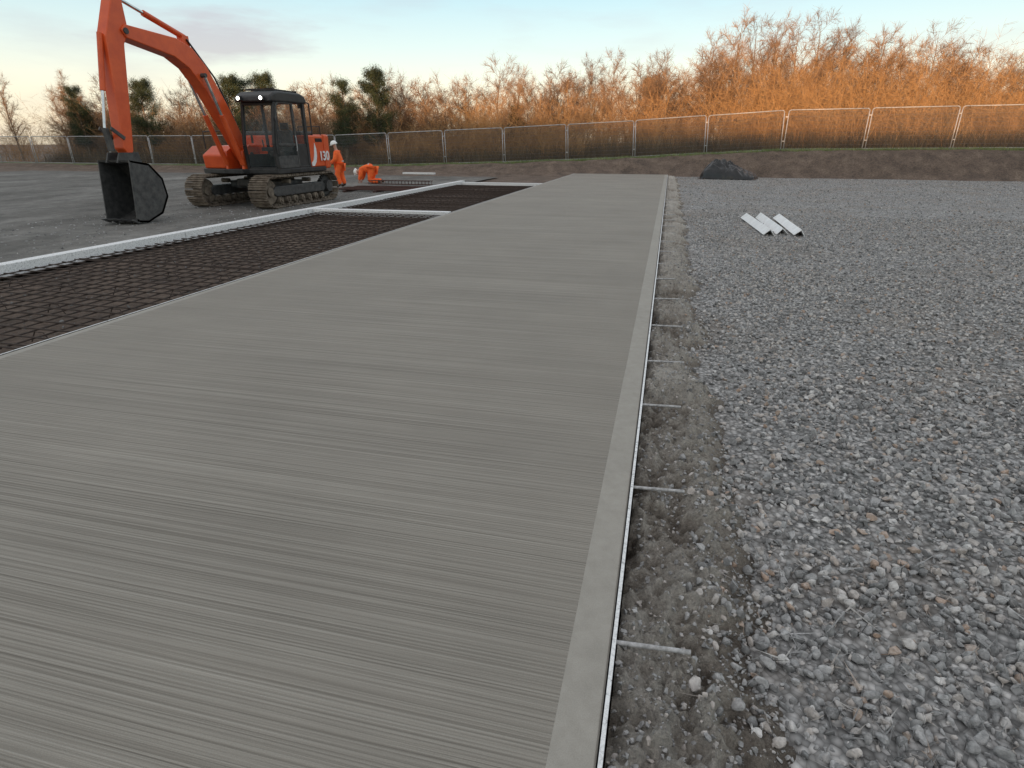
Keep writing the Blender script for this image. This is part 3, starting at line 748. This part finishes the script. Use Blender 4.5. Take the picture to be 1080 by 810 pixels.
quad('lower_windscreen', [(cx0+.06, -1.02, 1.06), (cx1-.06, -1.02, 1.06), (cx1-.06, -1.075, 1.57), (cx0+.06, -1.075, 1.57)], M_glass, cabo)
quad('rear_window', [(cx0+.06, .47, 1.58), (cx1-.06, .47, 1.58), (cx1-.06, .47, 2.68), (cx0+.06, .47, 2.68)], M_glass, cabo)
quad('side_window', [(cx1-.03, 0.0, 1.65), (cx1-.03, .42, 1.65), (cx1-.03, .42, 2.68), (cx1-.03, -.03, 2.68)], M_glass, cabo)
quad('side_window', [(cx0+.03, -1.0, 1.4), (cx0+.03, .42, 1.4), (cx0+.03, .42, 2.68), (cx0+.03, -.80, 2.68)], M_glass, cabo)
D_ = MB(); dx = cx1+.004
for p, q in (((-.98, 1.05), (-1.02, 1.6)), ((-1.02, 1.6), (-.86, 2.56)), ((-.86, 2.56), (-.72, 2.68)), ((-.72, 2.68), (-.12, 2.68)), ((-.12, 2.68), (-.09, 1.05)), ((-.09, 1.05), (-.98, 1.05)), ((-1.0, 1.62), (-.1, 1.62))):
    D_.bar((dx, *p), (dx, *q), .03, .06)
D_.box((dx-.004, -.53, 1.2), (.018, .84, .28)); door = D_.obj('door', M_dgrey, cabo, bevel=.006)
quad('door_window', [(dx-.01, -.99, 1.64), (dx-.01, -.12, 1.64), (dx-.01, -.14, 2.66), (dx-.01, -.84, 2.6)], M_glass, cabo)
quad('door_lower_window', [(dx-.01, -.97, 1.35), (dx-.01, -.12, 1.35), (dx-.01, -.12, 1.6), (dx-.01, -.99, 1.6)], M_glass, cabo)
MB().path([(dx+.03, -.16, 1.45), (dx+.05, -.16, 1.5), (dx+.05, -.16, 1.8), (dx+.03, -.16, 1.85)], .012, 6).obj('door_handle', M_galv, cabo)
MB().path([(dx+.0, -1.0, 1.3), (dx+.05, -1.03, 1.4), (dx+.05, -.98, 2.2), (dx, -.95, 2.3)], .014, 6).obj('grab_rail', M_black, cabo)
MB().box((.72, -.1, 1.38), (.5, .5, .14)).box((.72, .16, 1.70), (.46, .12, .6)).box((.72, .17, 2.10), (.26, .1, .18)).box((.72, -.1, 1.18), (.34, .34, .3)).obj('operator_seat', M_dgrey, cabo, bevel=.04, seg=3)
MB().box((.45, -.35, 1.5), (.12, .4, .1)).box((1.0, -.35, 1.5), (.12, .4, .1)).cyl((.45, -.5, 1.5), (.45, -.54, 1.75), .02).cyl((1.0, -.5, 1.5), (1.0, -.54, 1.75), .02).box((.4, -.9, 1.75), (.05, .04, .2)).obj('control_console', M_dgrey, cabo, bevel=.01)
for x in (.40, 1.08):
    h_ = MB().box((x, -1.17, 2.74), (.15, .09, .11)).obj('work_lamp_housing', M_black, cabo, bevel=.01)
    MB().cyl((x, -1.216, 2.74), (x, -1.222, 2.74), .045, n=16).obj('lamp_lens', M_lamp, h_)
bxc = -.10; bw = .17
brp = [(-1.15, .98), (-1.1, 1.45), (-.75, 1.62), (-.4, 1.35), (-.35, .98)]
for xa in (-.29, .22): MB().prism(brp, 'x', bxc+xa, bxc+xa+.07).obj('boom_bracket', M_orange, EX, bevel=.01)
bp = [(-.62, 1.28), (-.68, 1.55), (-1.15, 2.45), (-1.75, 3.42), (-2.15, 3.78), (-2.6, 3.92), (-4.0, 3.98), (-4.12, 3.86), (-4.02, 3.72), (-2.75, 3.52), (-2.35, 3.32), (-1.95, 2.9), (-1.35, 2.05), (-.92, 1.38), (-.8, 1.2)]
bo = MB().prism(bp, 'x', bxc-bw, bxc+bw).obj('boom', M_orange, EX, bevel=.02)
MB().cyl((bxc-.32, -.75, 1.36), (bxc+.32, -.75, 1.36), .07, n=16).cyl((bxc-.3, -2.0, 3.2), (bxc+.3, -2.0, 3.2), .05, n=14).cyl((bxc-.2, -4.02, 3.85), (bxc+.2, -4.02, 3.85), .06, n=14).obj('pivot_pins', M_dgrey, bo)
for sx in (-1, 1):
    x = bxc+sx*.25; a_ = Vector((x, -1.12, 1.12)); b_ = Vector((x, -2.0, 3.2)); m_ = a_.lerp(b_, .58)
    MB().cyl(a_, m_, .065, n=16).obj('boom_cylinder', M_orange, bo); MB().cyl(m_, b_, .036, n=12).obj('cylinder_rod', M_chrome, bo)
a_ = Vector((bxc, -2.15, 4.0)); b_ = Vector((bxc, -3.95, 4.5)); m_ = a_.lerp(b_, .62)
MB().cyl(a_, m_, .065, n=16).box((bxc, -2.2, 3.92), (.16, .2, .22)).obj('stick_cylinder', M_orange, bo); MB().cyl(m_, b_, .036, n=12).obj('cylinder_rod', M_chrome, bo)
sk = MB().prism([(-3.9, 4.56), (-4.12, 4.52), (-4.5, 3.7), (-4.72, 1.55), (-4.6, 1.38), (-4.48, 1.5), (-4.08, 3.6), (-3.9, 3.85)], 'x', bxc-.13, bxc+.13).obj('stick', M_orange, EX, bevel=.02)
a_ = Vector((bxc, -4.52, 3.75)); b_ = Vector((bxc, -4.95, 1.95)); m_ = a_.lerp(b_, .6)
MB().cyl(a_, m_, .055, n=14).obj('bucket_cylinder', M_orange, sk); MB().cyl(m_, b_, .03, n=12).obj('cylinder_rod', M_chrome, sk)
MB().bar((bxc-.15, -4.66, 1.75), (bxc-.15, -4.95, 1.95), .03, .07).bar((bxc+.15, -4.66, 1.75), (bxc+.15, -4.95, 1.95), .03, .07).bar((bxc, -4.95, 1.95), (bxc, -4.92, 1.5), .1, .08).obj('bucket_link', M_dgrey, sk)
bk = MB(); outer = [(-4.95, 1.5), (-4.45, 1.42), (-4.15, 1.1), (-4.1, .7), (-4.35, .35), (-4.8, .2), (-5.1, .25)]
inner = [(-5.08, .28), (-4.8, .24), (-4.38, .39), (-4.15, .72), (-4.2, 1.08), (-4.48, 1.38), (-4.93, 1.46)]
bk.prism(outer+inner, 'x', bxc-.42, bxc+.42)
for sx in (-.42, .40): bk.prism(outer, 'x', bxc+sx, bxc+sx+.02)
for i in range(5): bk.prism([(-5.05, .30), (-5.25, .30), (-5.05, .2)], 'x', bxc-.42+i*.19, bxc-.34+i*.19)
bk.prism([(-4.4, 1.65), (-4.9, 1.65), (-5.0, 1.45), (-4.35, 1.36)], 'x', bxc-.16, bxc-.13).prism([(-4.4, 1.65), (-4.9, 1.65), (-5.0, 1.45), (-4.35, 1.36)], 'x', bxc+.13, bxc+.16)
bko = bk.obj('bucket', M_dgrey, EX); bko.location = (0, 0, -.18)
MB().path([(bxc+.12, -.75, 1.5), (bxc+.14, -1.05, 2.3), (bxc+.13, -1.5, 3.2), (bxc+.1, -2.2, 3.95)], .022, 6).obj('hydraulic_hose', M_black, bo)

# ------------------------------------------------------------------ people
def skinmesh(name, pts, edges, rad, mat, parent, root=0, sub=2):
    me = bpy.data.meshes.new(name); me.from_pydata([tuple(p) for p in pts], edges, []); me.materials.append(mat)
    o = bpy.data.objects.new(name, me); COL.objects.link(o)
    if parent: o.parent = parent
    m = o.modifiers.new('Skin', 'SKIN'); m.use_smooth_shade = True
    for i, r_ in enumerate(rad):
        s = me.skin_vertices[0].data[i]; s.radius = (r_, r_) if not hasattr(r_, '__len__') else r_; s.use_root = (i == root)
    s = o.modifiers.new('Sub', 'SUBSURF'); s.levels = sub; s.render_levels = sub
    return o
def person(J, loc, rz, label):
    e = thing('person', label, 'person', loc, rz)
    pel, che, nek, hed = [Vector(J[k]) for k in ('pel', 'che', 'nek', 'hed')]
    up = (hed-nek).normalized(); fw = Vector(J['face']).normalized()
    pts = [pel, pel.lerp(che, .5), che, nek, hed-up*.02, hed+up*.09]; rad = [(.13, .12), (.12, .10), (.14, .11), .055, (.085, .075), (.07, .065)]
    ed = [(0, 1), (1, 2), (2, 3), (3, 4), (4, 5)]
    for s in (1, -1):
        def m(k): v = Vector(J[k]); return Vector((v.x+(J.get('dx', 0)*s if k in ('kne', 'ank', 'toe') else 0), v.y*s, v.z))
        i = len(pts); sh, el, wr = m('sho'), m('elb'), m('wri'); hp, kn, an, to_ = m('hip'), m('kne'), m('ank'), m('toe')
        hd = (wr-el).normalized(); hand = wr+hd*.07
        pts += [sh, el, wr, hand, hp, kn, an, to_]; rad += [.055, .042, .028, (.04, .018), .085, .058, .04, .035]
        ed += [(2, i), (i, i+1), (i+1, i+2), (i+2, i+3), (0, i+4), (i+4, i+5), (i+5, i+6), (i+6, i+7)]
    skinmesh('body', pts, ed, rad, M_skin, e)
    for s in (1, -1):
        el, wr = Vector(J['elb']), Vector(J['wri']); el.y *= s; wr.y *= s; hd = (wr-el).normalized(); side = hd.cross(fw).normalized(); curl = side.cross(hd)*-1
        fm = MB(); h0 = wr+hd*.09
        for k, ln in enumerate((.065, .075, .07, .055)):
            b0 = h0+side*(-.027+.018*k); b1 = b0+hd*ln*.5+curl*.008; b2 = b1+hd*ln*.35+curl*.025
            fm.cyl(b0-hd*.03, b1, .009, .008, 6).cyl(b1, b2, .008, .006, 6)
        t0_ = wr+hd*.04-side*.03; fm.cyl(t0_, t0_-side*.03+hd*.03, .010, .009, 6).cyl(t0_-side*.03+hd*.03, t0_-side*.035+hd*.06, .009, .007, 6)
        fm.obj('fingers', M_skin, e, smooth=True)
    pts = [pel+(che-pel)*-.12, pel.lerp(che, .4), che, che.lerp(nek, .7)]; rad = [(.24, .21), (.23, .20), (.25, .20), (.10, .09)]; ed = [(0, 1), (1, 2), (2, 3)]
    for s in (1, -1):
        i = len(pts); v = [Vector(J[k]) for k in ('sho', 'elb', 'wri')]
        for q in v: q.y *= s
        pts += v; rad += [.11, .09, .065]; ed += [(2, i), (i, i+1), (i+1, i+2)]
    skinmesh('jacket', pts, ed, rad, M_hivis, e)
    pts = [pel+(che-pel)*.08]; rad = [(.20, .18)]; ed = []
    bands = MB()
    for s in (1, -1):
        i = len(pts); v = []
        for k in ('hip', 'kne', 'ank'):
            q = Vector(J[k]); q.y *= s; q.x += J.get('dx', 0)*s if k != 'hip' else 0; v.append(q)
        pts += v; rad += [.145, .11, .09]; ed += [(0, i), (i, i+1), (i+1, i+2)]
        if not J.get('nobands'):
            c0 = v[1].lerp(v[2], .45); d0 = (v[2]-v[1]).normalized(); bands.cyl(c0-d0*.02, c0+d0*.02, .090, n=14, cap=False)
            q0 = Vector(J['elb']); q1 = Vector(J['wri']); q0.y *= s; q1.y *= s; c0 = q0.lerp(q1, .45); d0 = (q1-q0).normalized(); bands.cyl(c0-d0*.02, c0+d0*.02, .070, n=12, cap=False)
        to_ = Vector(J['toe']); to_.y *= s; to_.x += J.get('dx', 0)*s
        skinmesh('boot', [v[2]+(v[1]-v[2])*.15, v[2], to_], [(0, 1), (1, 2)], [.062, .062, .05], M_boot, e)
    skinmesh('trousers', pts, ed, rad, M_hivis, e)
    c0 = pel.lerp(che, .3); d0 = (che-pel).normalized(); bands.cyl(c0-d0*.022, c0+d0*.022, .20, n=20, cap=False)
    bands.obj('reflective_band', M_refl, e, smooth=True)
    V = []; q = up.to_track_quat('Z', 'Y').to_matrix(); hb = hed+up*.05; nn_ = 20
    for j in range(7):
        a = R(90*j/6); rr = .14*math.cos(a)
        for i in range(nn_):
            t = 2*math.pi*i/nn_; V.append(tuple(hb+q @ Vector((rr*math.cos(t)*1.1, rr*math.sin(t), .145*math.sin(a)))))
    F = [[j*nn_+i, j*nn_+(i+1) % nn_, (j+1)*nn_+(i+1) % nn_, (j+1)*nn_+i] for j in range(6) for i in range(nn_)]
    hm = MB(); hm.v = V; hm.f = F; hm.cyl(hb-up*.004, hb+up*.008, .153, n=20); hm.box(hb+fw*.14, (.09, .12, .01)); hm.obj('helmet', M_helm, e, smooth=True)
    sd = up.cross(fw).normalized(); fc = MB(); fc.cyl(hed+fw*.07-up*.01, hed+fw*.105-up*.03, .010, .016, 6)
    for s in (1, -1): fc.cyl(hed+sd*.032*s+fw*.07+up*.01, hed+sd*.032*s+fw*.083+up*.01, .011, n=8)
    fc.box(hed+fw*.078-up*.06, (.015, .045, .01)); fc.obj('face_features', M_feat, e)
    return e
J1 = dict(pel=(0, 0, .84), che=(.06, 0, 1.26), nek=(.09, 0, 1.44), hed=(.13, 0, 1.56), face=(1, 0, -.35), sho=(.06, .20, 1.30), elb=(.12, .27, 1.03), wri=(.31, .19, .92), hip=(0, .10, .80), kne=(.06, .12, .45), ank=(-.04, .12, .09), toe=(.13, .13, .04), dx=.07)
person(J1, (-12.85, 22.4, -.165), R(200), 'person in orange hi-vis suit and white helmet standing')
J2 = dict(pel=(0, 0, .58), che=(.40, 0, .56), nek=(.53, 0, .50), hed=(.62, 0, .46), face=(.5, 0, -.8), sho=(.42, .17, .52), elb=(.46, .22, .30), wri=(.54, .18, .11), hip=(0, .11, .52), kne=(.10, .14, .10), ank=(-.30, .14, .08), toe=(-.40, .14, .04), dx=.03, nobands=1)
o = person(J2, (-12.75, 25.0, -.165), R(190), 'person in orange hi-vis bent over on hands and knees'); o.scale = (1.08,)*3

# ------------------------------------------------------------------ sky, sun, camera
world = bpy.data.worlds.new('World'); scene.world = world; world.use_nodes = True
nt = world.node_tree; nt.nodes.clear()
out = nt.nodes.new('ShaderNodeOutputWorld'); add = nt.nodes.new('ShaderNodeAddShader')
sky = nt.nodes.new('ShaderNodeTexSky'); sky.sky_type = 'NISHITA'; sky.sun_disc = False
EL = 5.0; AZ = 188.0   # sun behind the viewpoint
sky.sun_elevation = R(EL); sky.sun_rotation = R(AZ)
b1 = nt.nodes.new('ShaderNodeBackground'); b1.inputs[1].default_value = .08; nt.links.new(sky.outputs[0], b1.inputs[0])
tc = nt.nodes.new('ShaderNodeTexCoord').outputs['Generated']
sp = nt.nodes.new('ShaderNodeSeparateXYZ'); nt.links.new(tc, sp.inputs[0])
grad = ramp(nt, sp.outputs[2], [(0, (.84, .74, .58)), (.07, (.86, .82, .71)), (.13, (.64, .75, .76)), (.19, (.47, .67, .75)), (.45, (.66, .66, .67)), (1, (.73, .71, .69))])
nz = noise(nt, mapping(nt, tc, (5, 5, 26)), 1, 5, .55)
gx = math_(nt, 'DIVIDE', math_(nt, 'ADD', sp.outputs[0], .59), .12)
gz = math_(nt, 'DIVIDE', math_(nt, 'SUBTRACT', sp.outputs[2], .130), .038)
r2 = math_(nt, 'ADD', math_(nt, 'MULTIPLY', gx, gx), math_(nt, 'MULTIPLY', gz, gz))
g_ = math_(nt, 'MULTIPLY_ADD', nz, 1.8, math_(nt, 'MULTIPLY', r2, -.45))
cl1 = ramp(nt, g_, [(.45, 0), (.9, .85)])
wisp = ramp(nt, nz, [(.5, 0), (.7, .25)])
cl = math_(nt, 'MAXIMUM', cl1, wisp)
grad = mix(nt, cl, grad, (.47, .42, .50))
b2 = nt.nodes.new('ShaderNodeBackground'); b2.inputs[1].default_value = .97; nt.links.new(grad, b2.inputs[0])
nt.links.new(b1.outputs[0], add.inputs[0]); nt.links.new(b2.outputs[0], add.inputs[1]); nt.links.new(add.outputs[0], out.inputs[0])
L = bpy.data.lights.new('sun', 'SUN'); L.energy = 5; L.angle = R(.8); L.color = (1, .56, .26)
lo = bpy.data.objects.new('sun', L); COL.objects.link(lo)
a = R(AZ); sd = Vector((math.sin(a)*math.cos(R(EL)), math.cos(a)*math.cos(R(EL)), math.sin(R(EL))))
lo.rotation_euler = (-sd).to_track_quat('-Z', 'Y').to_euler(); lo.location = (0, -20, 40)

cam = bpy.data.cameras.new('camera'); cam.sensor_width = 36; cam.lens = 20.27; cam.clip_end = 3000; cam.clip_start = .05
co_ = bpy.data.objects.new('camera', cam); COL.objects.link(co_)
co_.location = (.036, 0, 1.5); co_.rotation_euler = (R(90-22.7), 0, R(14.3)); scene.camera = co_
